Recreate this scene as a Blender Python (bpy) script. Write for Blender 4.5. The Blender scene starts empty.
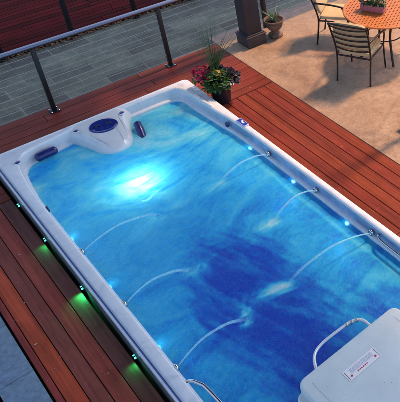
import bpy, bmesh, math, random
from mathutils import Vector, Matrix, noise as mn
random.seed(7)
S = bpy.context.scene
PI = math.pi
R = math.radians

# ------------------------------------------------------------------ camera
cam = bpy.data.objects.new('camera', bpy.data.cameras.new('camera'))
S.collection.objects.link(cam); S.camera = cam
cam.location = (-0.7719, -7.2727, 4.8072)
cam.rotation_euler = (0.9907, -0.0284, -0.8274)
cam.data.sensor_fit = 'HORIZONTAL'; cam.data.sensor_width = 36
cam.data.lens = 665.74 / 400 * 36
cam.data.shift_x = -(454.84 - 200) / 400
cam.data.shift_y = (88.67 - 201) / 400
cam.data.clip_end = 500; cam.data.clip_start = 0.05

# ------------------------------------------------------------------ world, sun
SUN_EL = R(60)          # the light comes from +X
w = bpy.data.worlds.new('World'); S.world = w; w.use_nodes = True
nt = w.node_tree; nt.nodes.clear()
sky = nt.nodes.new('ShaderNodeTexSky'); sky.sky_type = 'NISHITA'; sky.sun_disc = False
sky.sun_elevation = SUN_EL; sky.sun_rotation = R(90); sky.air_density = 0.9; sky.ozone_density = 1.0; sky.dust_density = 2.2
bg = nt.nodes.new('ShaderNodeBackground'); bg.inputs['Strength'].default_value = 0.15
wo = nt.nodes.new('ShaderNodeOutputWorld')
nt.links.new(sky.outputs[0], bg.inputs[0]); nt.links.new(bg.outputs[0], wo.inputs[0])
sl = bpy.data.lights.new('sun', 'SUN'); sl.energy = 2.0; sl.angle = R(6); sl.color = (1.0, 0.60, 0.35)
so = bpy.data.objects.new('sun', sl); S.collection.objects.link(so)
so.rotation_euler = (0, R(90) - SUN_EL, 0)     # local +Z towards (+x, up)
so.location = (6, -2, 9)
vs = S.view_settings
vs.view_transform = 'Standard'; vs.look = 'None'; vs.gamma = 1; vs.exposure = 1.12; vs.use_curve_mapping = False
S.render.engine = 'CYCLES'
S.cycles.use_denoising = True
S.cycles.max_bounces = 10; S.cycles.transparent_max_bounces = 16; S.cycles.transmission_bounces = 8
S.cycles.sample_clamp_indirect = 4
S.cycles.caustics_refractive = True; S.cycles.caustics_reflective = False

# ------------------------------------------------------------------ helpers
def link(o):
    S.collection.objects.link(o); return o

def mesh_obj(name, verts, faces, mat=None, parent=None, smooth=False):
    me = bpy.data.meshes.new(name); me.from_pydata([tuple(v) for v in verts], [], faces); me.update()
    o = bpy.data.objects.new(name, me); link(o)
    if mat: me.materials.append(mat)
    if smooth: me.polygons.foreach_set('use_smooth', [True] * len(me.polygons))
    if parent: o.parent = parent
    return o

def bm_obj(name, bm, mat=None, parent=None, smooth=False, recalc=True):
    if recalc: bmesh.ops.recalc_face_normals(bm, faces=bm.faces)
    me = bpy.data.meshes.new(name); bm.to_mesh(me); bm.free()
    o = bpy.data.objects.new(name, me); link(o)
    if mat:
        for m in (mat if isinstance(mat, (list, tuple)) else [mat]): me.materials.append(m)
    if smooth:
        me.polygons.foreach_set('use_smooth', [True] * len(me.polygons))
    if parent: o.parent = parent
    return o

def auto(o, ang=35):
    me = o.data
    me.polygons.foreach_set('use_smooth', [True] * len(me.polygons))
    bm = bmesh.new(); bm.from_mesh(me)
    for e in bm.edges:
        if len(e.link_faces) == 2: e.smooth = e.calc_face_angle(0) < R(ang)
    bm.to_mesh(me); bm.free(); return o

def tag(o, label=None, cat=None, group=None, kind=None):
    if label: o['label'] = label
    if cat: o['category'] = cat
    if group: o['group'] = group
    if kind: o['kind'] = kind
    return o

def empty(name, loc, rz=0.0, **k):
    o = bpy.data.objects.new(name, None); link(o); o.location = loc; o.rotation_euler = (0, 0, rz)
    o.empty_display_size = .1
    return tag(o, **k)

def box(bm, x0, x1, y0, y1, z0, z1, bev=0.0, seg=2, M=None):
    r = bmesh.ops.create_cube(bm, size=1)
    vs_ = r['verts']
    for v in vs_:
        v.co = Vector(((x0 + x1) / 2 + v.co.x * (x1 - x0), (y0 + y1) / 2 + v.co.y * (y1 - y0), (z0 + z1) / 2 + v.co.z * (z1 - z0)))
    out = vs_
    if bev > 0:
        es = set(e for v in vs_ for e in v.link_edges)
        rr = bmesh.ops.bevel(bm, geom=list(es), offset=bev, segments=seg, affect='EDGES', profile=.5)
        out = list(set(rr['verts']) | set(v for v in vs_ if v.is_valid))
    if M is not None:
        for v in out:
            if v.is_valid: v.co = M @ v.co
    return out

def catmull(pts, n=8):
    pts = [Vector(p) for p in pts]; P = [pts[0] * 2 - pts[1]] + pts + [pts[-1] * 2 - pts[-2]]
    out = []
    for i in range(1, len(P) - 2):
        for k in range(n):
            t = k / n
            a, b, c, d = P[i - 1], P[i], P[i + 1], P[i + 2]
            out.append(0.5 * ((2 * b) + (c - a) * t + (2 * a - 5 * b + 4 * c - d) * t * t + (3 * b - a - 3 * c + d) * t ** 3))
    out.append(pts[-1]); return out

def tube(bm, path, rad, seg=8, cap=True, flat=None):
    """swept tube; rad is a number or a function of 0..1; flat=(wx) squashes one axis"""
    path = [Vector(p) for p in path]; n = len(path); rings = []
    up = Vector((0, 0, 1))
    t0 = (path[1] - path[0]).normalized()
    if abs(t0.dot(up)) > .95: up = Vector((0, 1, 0))
    side = t0.cross(up).normalized()
    for i, p in enumerate(path):
        t = (path[min(i + 1, n - 1)] - path[max(i - 1, 0)]).normalized()
        side = (side - t * side.dot(t)).normalized(); nn = side.cross(t)
        r = rad(i / (n - 1)) if callable(rad) else rad
        ring = []
        for k in range(seg):
            a = 2 * PI * k / seg
            ring.append(bm.verts.new(p + side * math.cos(a) * r * (flat or 1) + nn * math.sin(a) * r))
        rings.append(ring)
    for i in range(n - 1):
        for k in range(seg):
            bm.faces.new((rings[i][k], rings[i][(k + 1) % seg], rings[i + 1][(k + 1) % seg], rings[i + 1][k]))
    if cap:
        bm.faces.new(rings[0][::-1]); bm.faces.new(rings[-1])
    return rings

def lathe(bm, prof, seg=24, c=(0, 0, 0), capb=True, capt=True):
    rings = []
    for r, z in prof:
        rings.append([bm.verts.new((c[0] + r * math.cos(2 * PI * k / seg), c[1] + r * math.sin(2 * PI * k / seg), c[2] + z)) for k in range(seg)])
    for i in range(len(rings) - 1):
        for k in range(seg):
            bm.faces.new((rings[i][k], rings[i][(k + 1) % seg], rings[i + 1][(k + 1) % seg], rings[i + 1][k]))
    if capb: bm.faces.new(rings[0][::-1])
    if capt: bm.faces.new(rings[-1])

def subd(o, lv=2):
    m = o.modifiers.new('s', 'SUBSURF'); m.levels = lv; m.render_levels = lv; return o

# ------------------------------------------------------------------ materials
def newmat(name):
    m = bpy.data.materials.new(name); m.use_nodes = True
    n = m.node_tree; b = n.nodes['Principled BSDF']
    return m, n, b
def N(n, t, **k):
    x = n.nodes.new(t)
    for a, v in k.items(): setattr(x, a, v)
    return x
def noise_node(n, scale, detail=4, rough=.55, dist=0.0, vec=None, dim='3D'):
    x = N(n, 'ShaderNodeTexNoise'); x.inputs['Scale'].default_value = scale; x.inputs['Detail'].default_value = detail
    x.inputs['Roughness'].default_value = rough; x.inputs['Distortion'].default_value = dist
    if vec is not None: n.links.new(vec, x.inputs['Vector'])
    return x
def ramp(n, src, stops):
    x = N(n, 'ShaderNodeValToRGB'); e = x.color_ramp.elements
    e[0].position, e[0].color = stops[0][0], (*stops[0][1], 1)
    e[1].position, e[1].color = stops[-1][0], (*stops[-1][1], 1)
    for p, c in stops[1:-1]:
        k = e.new(p); k.color = (*c, 1)
    n.links.new(src, x.inputs[0]); return x
def g(v): return (v, v, v)
def bump(n, h, strength, dist=.01, prev=None):
    x = N(n, 'ShaderNodeBump'); x.inputs['Strength'].default_value = strength; x.inputs['Distance'].default_value = dist
    n.links.new(h, x.inputs['Height'])
    if prev is not None: n.links.new(prev, x.inputs['Normal'])
    return x
def mapping(n, scale=(1, 1, 1), rot=(0, 0, 0), gen='Object'):
    t = N(n, 'ShaderNodeTexCoord'); m = N(n, 'ShaderNodeMapping')
    m.inputs['Scale'].default_value = scale; m.inputs['Rotation'].default_value = rot
    n.links.new(t.outputs[gen], m.inputs[0]); return m.outputs[0]
def mixc(n, fac, a, b, mode='MIX'):
    x = N(n, 'ShaderNodeMix', data_type='RGBA', blend_type=mode)
    for v, s in ((fac, 0), (a, 6), (b, 7)):
        if isinstance(v, (int, float)): x.inputs[s].default_value = v
        elif isinstance(v, tuple): x.inputs[s].default_value = (*v, 1)
        else: n.links.new(v, x.inputs[s])
    return x.outputs[2]

def simple(name, col, rough=.5, metal=0.0, var=.15, vscale=12, bmp=.0, bscale=60, spec=.5, coat=0.0):
    m, n, b = newmat(name)
    v = mapping(n)
    nz = noise_node(n, vscale, 5, .6, .3, v)
    c = ramp(n, nz.outputs[0], [(.3, tuple(x * (1 - var) for x in col)), (.7, tuple(min(1, x * (1 + var)) for x in col))])
    n.links.new(c.outputs[0], b.inputs['Base Color'])
    b.inputs['Roughness'].default_value = rough; b.inputs['Metallic'].default_value = metal
    b.inputs['Specular IOR Level'].default_value = spec; b.inputs['Coat Weight'].default_value = coat
    r2 = ramp(n, nz.outputs[0], [(.2, g(max(0, rough - .08))), (.8, g(min(1, rough + .1)))])
    n.links.new(r2.outputs[0], b.inputs['Roughness'])
    if bmp:
        n2 = noise_node(n, bscale, 4, .6, 0, v)
        n.links.new(bump(n, n2.outputs[0], bmp, .004).outputs[0], b.inputs['Normal'])
    return m

def wood_mat(name, axis):
    m, n, b = newmat(name)
    at = N(n, 'ShaderNodeAttribute', attribute_name='tone')
    sc = (1.2, 26, 26) if axis == 'X' else (26, 1.2, 26)
    v = mapping(n, sc)
    vo = N(n, 'ShaderNodeVectorMath', operation='ADD')     # every board its own grain
    sh = N(n, 'ShaderNodeVectorMath', operation='SCALE'); sh.inputs[3].default_value = 37.0
    n.links.new(at.outputs['Color'], sh.inputs[0]); n.links.new(v, vo.inputs[0]); n.links.new(sh.outputs[0], vo.inputs[1])
    gr = noise_node(n, 1.0, 8, .65, .8, vo.outputs[0])
    big = noise_node(n, 2.3, 4, .6, .5, mapping(n))
    f = ramp(n, gr.outputs[0], [(.28, g(.55)), (.5, g(.95)), (.72, g(1.35))])
    f2 = ramp(n, big.outputs[0], [(.3, g(.8)), (.7, g(1.18))])
    c = mixc(n, 1.0, at.outputs['Color'], f.outputs[0], 'MULTIPLY')
    c = mixc(n, 1.0, c, f2.outputs[0], 'MULTIPLY')
    # scuffs and pale scratches
    sp = noise_node(n, 9, 10, .75, 1.2, mapping(n, (1, 1, 1), (0, 0, .6)))
    sf = ramp(n, sp.outputs[0], [(.66, g(0)), (.74, g(.35))])
    c = mixc(n, sf.outputs[0], c, (.22, .14, .13))
    n.links.new(c, b.inputs['Base Color']); b.inputs['Specular IOR Level'].default_value = .14
    rr = ramp(n, gr.outputs[0], [(.3, g(.6)), (.7, g(.45))]); n.links.new(rr.outputs[0], b.inputs['Roughness'])
    n.links.new(bump(n, gr.outputs[0], .35, .003).outputs[0], b.inputs['Normal'])
    return m
WX = wood_mat('wood_along_x', 'X'); WY = wood_mat('wood_along_y', 'Y')
WXD = wood_mat('dark_wood_along_x', 'X'); WXD.node_tree.nodes['Principled BSDF'].inputs['Specular IOR Level'].default_value = .02

BLACK = simple('black_powder_coat', (.012, .012, .015), .42, .0, .3, 30, .1, 200)
RAILM = simple('rail_aluminium', (.20, .23, .34), .34, .55, .12, 40, .05, 150)
STEEL = simple('polished_steel', (.62, .62, .64), .16, 1.0, .05, 30)
CABLE = simple('stainless_cable', (.46, .40, .38), .5, .2, .1, 60)
CHAIRM = simple('bronze_chair_frame', (.016, .012, .011), .4, .3, .2, 30, .2, 120)
COLM = simple('column_paint', (.036, .031, .038), .55, 0, .22, 14, .15, 90)

def acrylic():
    m, n, b = newmat('acrylic_shell')
    v = mapping(n)
    a = noise_node(n, 3.2, 9, .7, 2.2, v)
    c = ramp(n, a.outputs[0], [(.30, (.56, .60, .67)), (.45, (.66, .70, .75)), (.56, (.72, .76, .79)), (.70, (.62, .66, .72))])
    n.links.new(c.outputs[0], b.inputs['Base Color'])
    r = ramp(n, noise_node(n, 14, 5, .6, 0, v).outputs[0], [(.3, g(.12)), (.7, g(.3))]); n.links.new(r.outputs[0], b.inputs['Roughness'])
    b.inputs['Coat Weight'].default_value = .3; b.inputs['Coat Roughness'].default_value = .08
    n.links.new(bump(n, a.outputs[0], .04, .01).outputs[0], b.inputs['Normal'])
    return m
ACR = acrylic()
CONS = simple('console_acrylic', (.68, .71, .73), .2, 0, .07, 7, .03, 40, coat=.3)
HOUS = simple('housing_moulded_plastic', (.60, .67, .67), .33, 0, .05, 5, .12, 220)
WALLM = simple('shade_tinted_wall', (.27, .35, .52), .14, 0, .45, 4, .03, 40, coat=.4)  # blue reflection and shade painted into the pale inner wall
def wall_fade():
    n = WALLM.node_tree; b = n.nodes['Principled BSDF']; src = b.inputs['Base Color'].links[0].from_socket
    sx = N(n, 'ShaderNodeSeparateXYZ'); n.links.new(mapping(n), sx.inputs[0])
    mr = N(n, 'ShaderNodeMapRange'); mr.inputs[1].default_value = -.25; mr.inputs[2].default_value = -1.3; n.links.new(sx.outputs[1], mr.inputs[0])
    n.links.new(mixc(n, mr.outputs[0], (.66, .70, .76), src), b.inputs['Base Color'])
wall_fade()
NAVY = simple('navy_vinyl', (.012, .022, .14), .28, 0, .3, 20, .15, 120, coat=.2)
NAVY2 = simple('navy_gloss_panel', (.014, .03, .20), .16, 0, .3, 24, coat=.5)
SKIRT = simple('dark_cabinet', (.085, .09, .11), .5, 0, .25, 10, .2, 60)
CUSH = simple('beige_cushion', (.56, .43, .25), .85, 0, .09, 16, .3, 260, spec=.2)
LATT = None

# basin: pale shell walls, deeper blue floor
def basin_mat():
    m, n, b = newmat('basin_shell')
    v = mapping(n)
    a = noise_node(n, 3.0, 8, .7, 1.5, v)
    sx = N(n, 'ShaderNodeSeparateXYZ'); n.links.new(v, sx.inputs[0])
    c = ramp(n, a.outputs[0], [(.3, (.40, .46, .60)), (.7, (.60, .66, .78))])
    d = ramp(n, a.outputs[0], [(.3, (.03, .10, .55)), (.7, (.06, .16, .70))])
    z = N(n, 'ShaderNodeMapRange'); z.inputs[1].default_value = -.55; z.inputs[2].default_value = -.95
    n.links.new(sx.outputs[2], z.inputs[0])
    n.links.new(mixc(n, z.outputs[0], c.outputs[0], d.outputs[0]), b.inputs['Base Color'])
    b.inputs['Roughness'].default_value = .25
    return m
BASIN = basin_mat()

def water_mat():
    m = bpy.data.materials.new('pool_water'); m.use_nodes = True; n = m.node_tree; n.nodes.clear()
    out = N(n, 'ShaderNodeOutputMaterial')
    v = mapping(n)
    aer = N(n, 'ShaderNodeAttribute', attribute_name='aeration')
    sep = N(n, 'ShaderNodeSeparateColor'); n.links.new(aer.outputs['Color'], sep.inputs[0])
    fine = noise_node(n, 26, 6, .65, 1.4, v); fine2 = noise_node(n, 75, 4, .6, .6, v)
    b1 = bump(n, fine.outputs[0], .5, .02); b2 = bump(n, fine2.outputs[0], .25, .006, b1.outputs[0])
    glass = N(n, 'ShaderNodeBsdfGlass'); glass.inputs['IOR'].default_value = 1.33; glass.inputs['Roughness'].default_value = .03
    glass.inputs['Color'].default_value = (.86, .95, 1, 1)
    n.links.new(b2.outputs[0], glass.inputs['Normal'])
    # aerated water: blue body, whiter where the bubbles are dense
    dif = N(n, 'ShaderNodeBsdfDiffuse'); tr = N(n, 'ShaderNodeBsdfTranslucent')
    nz = noise_node(n, 9, 8, .68, 2.0, v)
    ml = N(n, 'ShaderNodeMath', operation='MULTIPLY_ADD'); ml.inputs[1].default_value = .24; ml.inputs[2].default_value = -.12
    n.links.new(nz.outputs[0], ml.inputs[0])
    ad = N(n, 'ShaderNodeMath', operation='ADD', use_clamp=True); n.links.new(ml.outputs[0], ad.inputs[0]); n.links.new(sep.outputs[1], ad.inputs[1])
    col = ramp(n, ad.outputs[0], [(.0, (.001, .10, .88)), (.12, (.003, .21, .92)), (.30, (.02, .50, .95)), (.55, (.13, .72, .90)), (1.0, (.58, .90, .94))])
    n.links.new(col.outputs[0], dif.inputs[0]); n.links.new(col.outputs[0], tr.inputs[0])
    n.links.new(b2.outputs[0], dif.inputs['Normal'])
    body = N(n, 'ShaderNodeMixShader'); body.inputs[0].default_value = .3
    n.links.new(dif.outputs[0], body.inputs[1]); n.links.new(tr.outputs[0], body.inputs[2])
    gl = N(n, 'ShaderNodeBsdfGlossy'); gl.inputs['Roughness'].default_value = .14; n.links.new(b2.outputs[0], gl.inputs['Normal'])
    fr = N(n, 'ShaderNodeFresnel'); fr.inputs['IOR'].default_value = 1.33; n.links.new(b2.outputs[0], fr.inputs['Normal'])
    body2 = N(n, 'ShaderNodeMixShader'); n.links.new(fr.outputs[0], body2.inputs[0]); n.links.new(body.outputs[0], body2.inputs[1]); n.links.new(gl.outputs[0], body2.inputs[2])
    m2 = N(n, 'ShaderNodeMath', operation='MULTIPLY_ADD', use_clamp=True); m2.inputs[1].default_value = .5; m2.inputs[2].default_value = -.25
    n.links.new(fine.outputs[0], m2.inputs[0])
    fa = N(n, 'ShaderNodeMath', operation='ADD', use_clamp=True); n.links.new(sep.outputs[0], fa.inputs[0]); n.links.new(m2.outputs[0], fa.inputs[1])
    mx = N(n, 'ShaderNodeMixShader'); n.links.new(sep.outputs[0], mx.inputs[0])
    n.links.new(glass.outputs[0], mx.inputs[1]); n.links.new(body2.outputs[0], mx.inputs[2])
    n.links.new(mx.outputs[0], out.inputs['Surface'])
    va = N(n, 'ShaderNodeVolumeAbsorption'); va.inputs['Color'].default_value = (.12, .58, .98, 1); va.inputs['Density'].default_value = .8
    n.links.new(va.outputs[0], out.inputs['Volume'])
    return m
WATER = water_mat()

def emis(name, col, s):
    m = bpy.data.materials.new(name); m.use_nodes = True; n = m.node_tree; n.nodes.clear()
    e = N(n, 'ShaderNodeEmission'); e.inputs[0].default_value = (*col, 1); e.inputs[1].default_value = s
    o = N(n, 'ShaderNodeOutputMaterial'); n.links.new(e.outputs[0], o.inputs[0]); return m

def stone_patio_mat():
    m, n, b = newmat('stamped_concrete')
    v = mapping(n)
    a = noise_node(n, 1.1, 6, .6, .8, v); f = noise_node(n, 60, 8, .75, 0, v); f2 = noise_node(n, 14, 6, .7, .4, v)
    c = ramp(n, a.outputs[0], [(.3, (.30, .18, .112)), (.5, (.40, .26, .165)), (.7, (.50, .345, .235))])
    fm = ramp(n, f.outputs[0], [(.3, g(.66)), (.5, g(1.0)), (.7, g(1.3))])
    fm2 = ramp(n, f2.outputs[0], [(.3, g(.82)), (.7, g(1.15))])
    cc = mixc(n, 1, c.outputs[0], fm.outputs[0], 'MULTIPLY'); cc = mixc(n, 1, cc, fm2.outputs[0], 'MULTIPLY')
    # pale efflorescence bands and dark speckles
    wv = noise_node(n, .8, 3, .5, 3.5, v); wr = ramp(n, wv.outputs[0], [(.46, g(0)), (.50, g(.12)), (.54, g(0))])
    cc = mixc(n, wr.outputs[0], cc, (.55, .46, .36))
    sn = noise_node(n, 2.2, 7, .7, 1.5, mapping(n, (1, 1, 1), (0, 0, 1))); sr = ramp(n, sn.outputs[0], [(.52, g(1)), (.66, g(.74))])
    cc = mixc(n, 1, cc, sr.outputs[0], 'MULTIPLY')
    pk = noise_node(n, 190, 3, .8, 0, v); pr = ramp(n, pk.outputs[0], [(.36, g(.45)), (.47, g(1)), (.56, g(1)), (.67, g(1.6))])
    cc = mixc(n, 1, cc, pr.outputs[0], 'MULTIPLY')
    vr = N(n, 'ShaderNodeTexVoronoi', feature='DISTANCE_TO_EDGE'); vr.inputs['Scale'].default_value = .4; n.links.new(mapping(n, (1, 1, 1), (0, 0, .5)), vr.inputs['Vector'])
    jr = ramp(n, vr.outputs[0], [(.004, g(.62)), (.014, g(1))]); cc = mixc(n, .35, cc, mixc(n, 1, cc, jr.outputs[0], 'MULTIPLY'))
    n.links.new(cc, b.inputs['Base Color']); b.inputs['Roughness'].default_value = .7
    n.links.new(bump(n, f.outputs[0], .5, .006).outputs[0], b.inputs['Normal'])
    return m
PATIO = stone_patio_mat()

def paver_mat():
    m, n, b = newmat('grey_pavers')
    v = mapping(n, (1, 1, 1))
    br = N(n, 'ShaderNodeTexBrick'); n.links.new(v, br.inputs[0])
    br.offset = .5; br.inputs['Scale'].default_value = 1.0
    br.inputs['Brick Width'].default_value = .62; br.inputs['Row Height'].default_value = .31
    br.inputs['Mortar Size'].default_value = .012; br.inputs['Mortar Smooth'].default_value = .3; br.inputs['Bias'].default_value = -.1
    br.inputs['Color1'].default_value = (.11, .10, .072, 1); br.inputs['Color2'].default_value = (.215, .235, .155, 1)
    br.inputs['Mortar'].default_value = (.23, .225, .185, 1)
    f = noise_node(n, 9, 8, .7, .6, v)
    fm = ramp(n, f.outputs[0], [(.3, g(.65)), (.7, g(1.3))])
    cc = mixc(n, 1, br.outputs[0], fm.outputs[0], 'MULTIPLY')
    s = noise_node(n, 1.3, 5, .6, 1, v); sm = ramp(n, s.outputs[0], [(.35, g(.72)), (.65, g(1.12))])
    cc = mixc(n, 1, cc, sm.outputs[0], 'MULTIPLY')
    n.links.new(cc, b.inputs['Base Color']); b.inputs['Roughness'].default_value = .62
    n.links.new(bump(n, f.outputs[0], .4, .01).outputs[0], b.inputs['Normal'])
    return m
PAVER = paver_mat()
KERB = simple('grey_concrete', (.22, .20, .19), .75, 0, .25, 9, .4, 90)
BLUEST = simple('blue_grey_stone', (.15, .22, .30), .6, 0, .28, 22, .6, 70)
SOIL = simple('dark_soil', (.02, .015, .012), .95, 0, .4, 60, .5, 120)
DIRT = simple('ground_soil', (.05, .045, .035), .95, 0, .4, 8, .5, 40)

# ================================================================== SETTING
def sheet(name, x0, x1, y0, y1, z, mat):
    return mesh_obj(name, [(x0, y0, z), (x1, y0, z), (x1, y1, z), (x0, y1, z)], [(0, 1, 2, 3)], mat)
tag(sheet('ground', -150, 150, -150, 150, -1.06, DIRT), kind='structure')
pv = sheet('lower_patio_pavement', -8, 16, .86, 4.42, -1.0, PAVER); tag(pv, kind='structure')

def slab(name, boxes, mat, bev=.008):
    bm = bmesh.new()
    for bx in boxes: box(bm, *bx, bev=bev)
    o = bm_obj(name, bm, mat); return auto(o)
tag(slab('patio', [(3.147, 11, -11, .742, -.35, 0.0)], PATIO, .01), kind='structure')
tag(slab('patio_kerb', [(2.62, 3.17, .875, 1.16, -1.05, -.17), (3.26, 11, .752, 1.25, -1.05, -.12)], KERB, .012), kind='structure')

# timber decks: every board its own box with its own true tone
def boards(name, specs, mat):
    bm = bmesh.new(); lay = bm.loops.layers.float_color.new('tone')
    for (x0, x1, y0, y1, z0, z1, col) in specs:
        before = set(bm.faces)
        box(bm, x0, x1, y0, y1, z0, z1, bev=.004, seg=1)
        for f in bm.faces:
            if f not in before:
                for l in f.loops: l[lay] = (*col, 1)
    o = bm_obj(name, bm, mat); return o
def screws(xs_, ys_, name):
    bm = bmesh.new()
    for x in xs_:
        for y in ys_:
            q_ = [bm.verts.new((x + .0042 * math.cos(k * PI / 3) + 0, y + .0042 * math.sin(k * PI / 3), .0012)) for k in range(6)]; bm.faces.new(q_)
    o = bm_obj(name, bm, SKIRT); tag(o, 'small dark deck screws in rows across the boards', 'screws', kind='stuff'); return o
def tone(base, s=.16):
    k = 1 + random.uniform(-s, s); h = random.uniform(-.08, .08)
    return (base[0] * k, base[1] * k * (1 + h), base[2] * k * (1 - h))
RED = (.20, .036, .019); DK = (.20, .037, .022)
sp = []
# right deck, boards along the spa
x = 2.325; bw = .136
while x < 3.13:
    x1 = min(x + bw, 3.142)
    y = -.592
    while y > -9:
        L = random.uniform(2.6, 4.4); yy = max(y - L, -9.2)
        sp.append((x + .003, x1 - .003, yy + .002, y - .002, -.035, 0, tone(RED)))
        y = yy
    x = x1
dr = boards('timber_deck', sp, WY); tag(dr, kind='structure')
# far deck, boards across
sp = []; y = -.585
while y < .80:
    y1 = min(y + .1415, .827); x = -4.0
    xe = 3.142
    while x < xe:
        L = random.uniform(2.2, 3.6); xx = x + L
        if xe - xx < .6: xx = xe
        sp.append((x + .002, min(xx, xe) - .002, y + .003, y1 - .003, -.035, 0, tone(DK)))
        x = xx
    y = y1
# cut a hole for the spa: keep only what lies outside it
keep = []
for s in sp:
    x0, x1, y0, y1, z0, z1, c = s
    if y1 <= .012: pass
    if y0 > .0:
        keep.append(s); continue
    y1c = y1
    if x0 < -.014: keep.append((x0, min(x1, -.014), y0, y1c, z0, z1, c))
    if x1 > 2.325: keep.append((max(x0, 2.325), x1, y0, y1c, z0, z1, c))
    if y1 > .02: keep.append((max(x0, -.010), min(x1, 2.32), .016, y1, z0, z1, c)) if min(x1, 2.32) > max(x0, -.010) else None
screws([2.325 + .136 * k + e for k in range(6) for e in (.022, .114)], [-.64 - .455 * j for j in range(16)], 'deck_screws')
df = boards('timber_deck', keep, WX); tag(df, kind='structure')
# left deck, weathered mixed tones read off the boards
xs = [(-.014, -.1396, (.18, .066, .042)), (-.1396, -.2739, (.29, .062, .038)), (-.2739, -.3984, (.21, .052, .040)), (-.3984, -.5256, (.42, .068, .030)), (-.5256, -.578, (.30, .055, .040))]
sp = []
for a, b_, c in xs:
    y = -.592
    first = True
    while y > -9:
        L = 9 if c[0] > .3 else random.uniform(3.2, 5); yy = max(y - L, -9.2)
        sp.append((b_ + .003, a - .003, yy + .002, y - .002, -.035, 0, tone(c, .06))); y = yy
x = -.90
while x > -3.9:
    sp.append((x - .133, x - .003, -9.2, -.592, -.035, 0, tone((.2, .045, .04)))); x -= .136
dl = boards('timber_deck', sp, WY); tag(dl, kind='structure')
screws([-.034, -.12, -.16, -.254, -.294, -.378, -.418, -.505], [-.64 - .455 * j for j in range(14)], 'deck_screws')
# stone strip at the left, blocks laid end to end
bm = bmesh.new(); y = -1.0
while y > -8:
    box(bm, -.845, -.592, y - .598, y - .002, -.04, .012, bev=.006); y -= .6
st = bm_obj('stone_path', bm, BLUEST); auto(st); tag(st, kind='structure')
# structure under the decks: joists + fascia
bm = bmesh.new()
box(bm, -4.0, 3.14, .80, .826, -1.05, -.037)
for k in range(9): box(bm, -3.9 + k * .45, -3.86 + k * .45, -9, .79, -.2, -.037) if -3.9 + k * .45 < -.08 else None
box(bm, 2.36, 2.40, -9, -.05, -.2, -.037); box(bm, 2.75, 2.79, -9, .79, -.2, -.037); box(bm, 3.09, 3.13, -9, .79, -.2, -.037)
tag(bm_obj('deck_framing', bm, SKIRT), kind='structure')
tag(sheet('deck_underside_ground', -6, 3.14, -11, .80, -.62, DIRT), kind='structure')
# lower wooden deck beyond the paving
sp = []; y = 4.44
while y < 9:
    x = -5.0
    while x < 15:
        L = random.uniform(3.2, 4.6); sp.append((x + .002, x + L - .002, y + .003, y + .137, -1.0, -.93, tone((.10, .005, .006), .35))); x += L
    y += .14
tag(boards('lower_timber_deck', sp, WXD), kind='structure')
# leaf litter caught against its edge
bm = bmesh.new()
for k in range(900):
    x = random.uniform(-1, 8); yy = 4.42 - abs(random.gauss(0, .05)); a = random.uniform(0, PI); s = random.uniform(.012, .03)
    d = Vector((math.cos(a), math.sin(a), random.uniform(-.3, .3))) * s; e = Vector((-math.sin(a), math.cos(a), random.uniform(-.3, .3))) * s * .6
    p = Vector((x, yy, -.985 + random.uniform(0, .02)))
    bm.faces.new([bm.verts.new(p - d), bm.verts.new(p - e), bm.verts.new(p + d), bm.verts.new(p + e)])
lf = bm_obj('leaf_litter', bm, simple('dry_leaves', (.26, .13, .06), .8, 0, .5, 30)); tag(lf, 'dry brown leaf litter along the edge of the lower deck', 'leaves', kind='stuff')

bm = bmesh.new(); rq = random.Random(5)
for k in range(260):
    if k % 2: x, y = rq.uniform(2.36, 3.1), rq.uniform(-4.5, .75)
    else: x, y = rq.uniform(-.56, -.03), rq.uniform(-3.6, -.7)
    a = rq.uniform(0, PI); s_ = rq.uniform(.002, .005)
    if k % 37 == 0: s_ *= 3
    d = Vector((math.cos(a), math.sin(a), .1)) * s_; e = Vector((-math.sin(a), math.cos(a), .1)) * s_ * .5; p = Vector((x, y, .003))
    bm.faces.new([bm.verts.new(p - d), bm.verts.new(p - e), bm.verts.new(p + d), bm.verts.new(p + e)])
tag(bm_obj('deck_debris', bm, simple('pale_grit', (.40, .30, .22), .8, 0, .5, 30)), 'tiny pale grit and leaf bits scattered on the deck boards', 'grit', kind='stuff')

# slabs added high out of view, shading the spa's left half and lower patio
def blocker_slabs():
    root = empty('sun_blocker', (3.7, -1, 9.0), label='broad dark slabs added high out of view to shade the deck', cat='sun blocker')
    bm = bmesh.new(); box(bm, -6.5, 3.2, -9, 1.92, 0, .22, bev=.02)
    o = bm_obj('deck_blocker', bm, simple('blocker_surface', (.10, .085, .08), .8, 0, .2, 3), root)
    bm = bmesh.new(); box(bm, -6.5, 14, 1.96, 11, 0.02, .24, bev=.02)
    bm_obj('rear_blocker', bm, o.data.materials[0], root)
blocker_slabs()

# ================================================================== SWIM SPA
ZR = .21; W = 2.3; YN = -5.7; ZW = .035
spa = empty('swim_spa', (0, 0, 0), label='long white acrylic swim spa sunk into the red timber deck', cat='swim spa')

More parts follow.
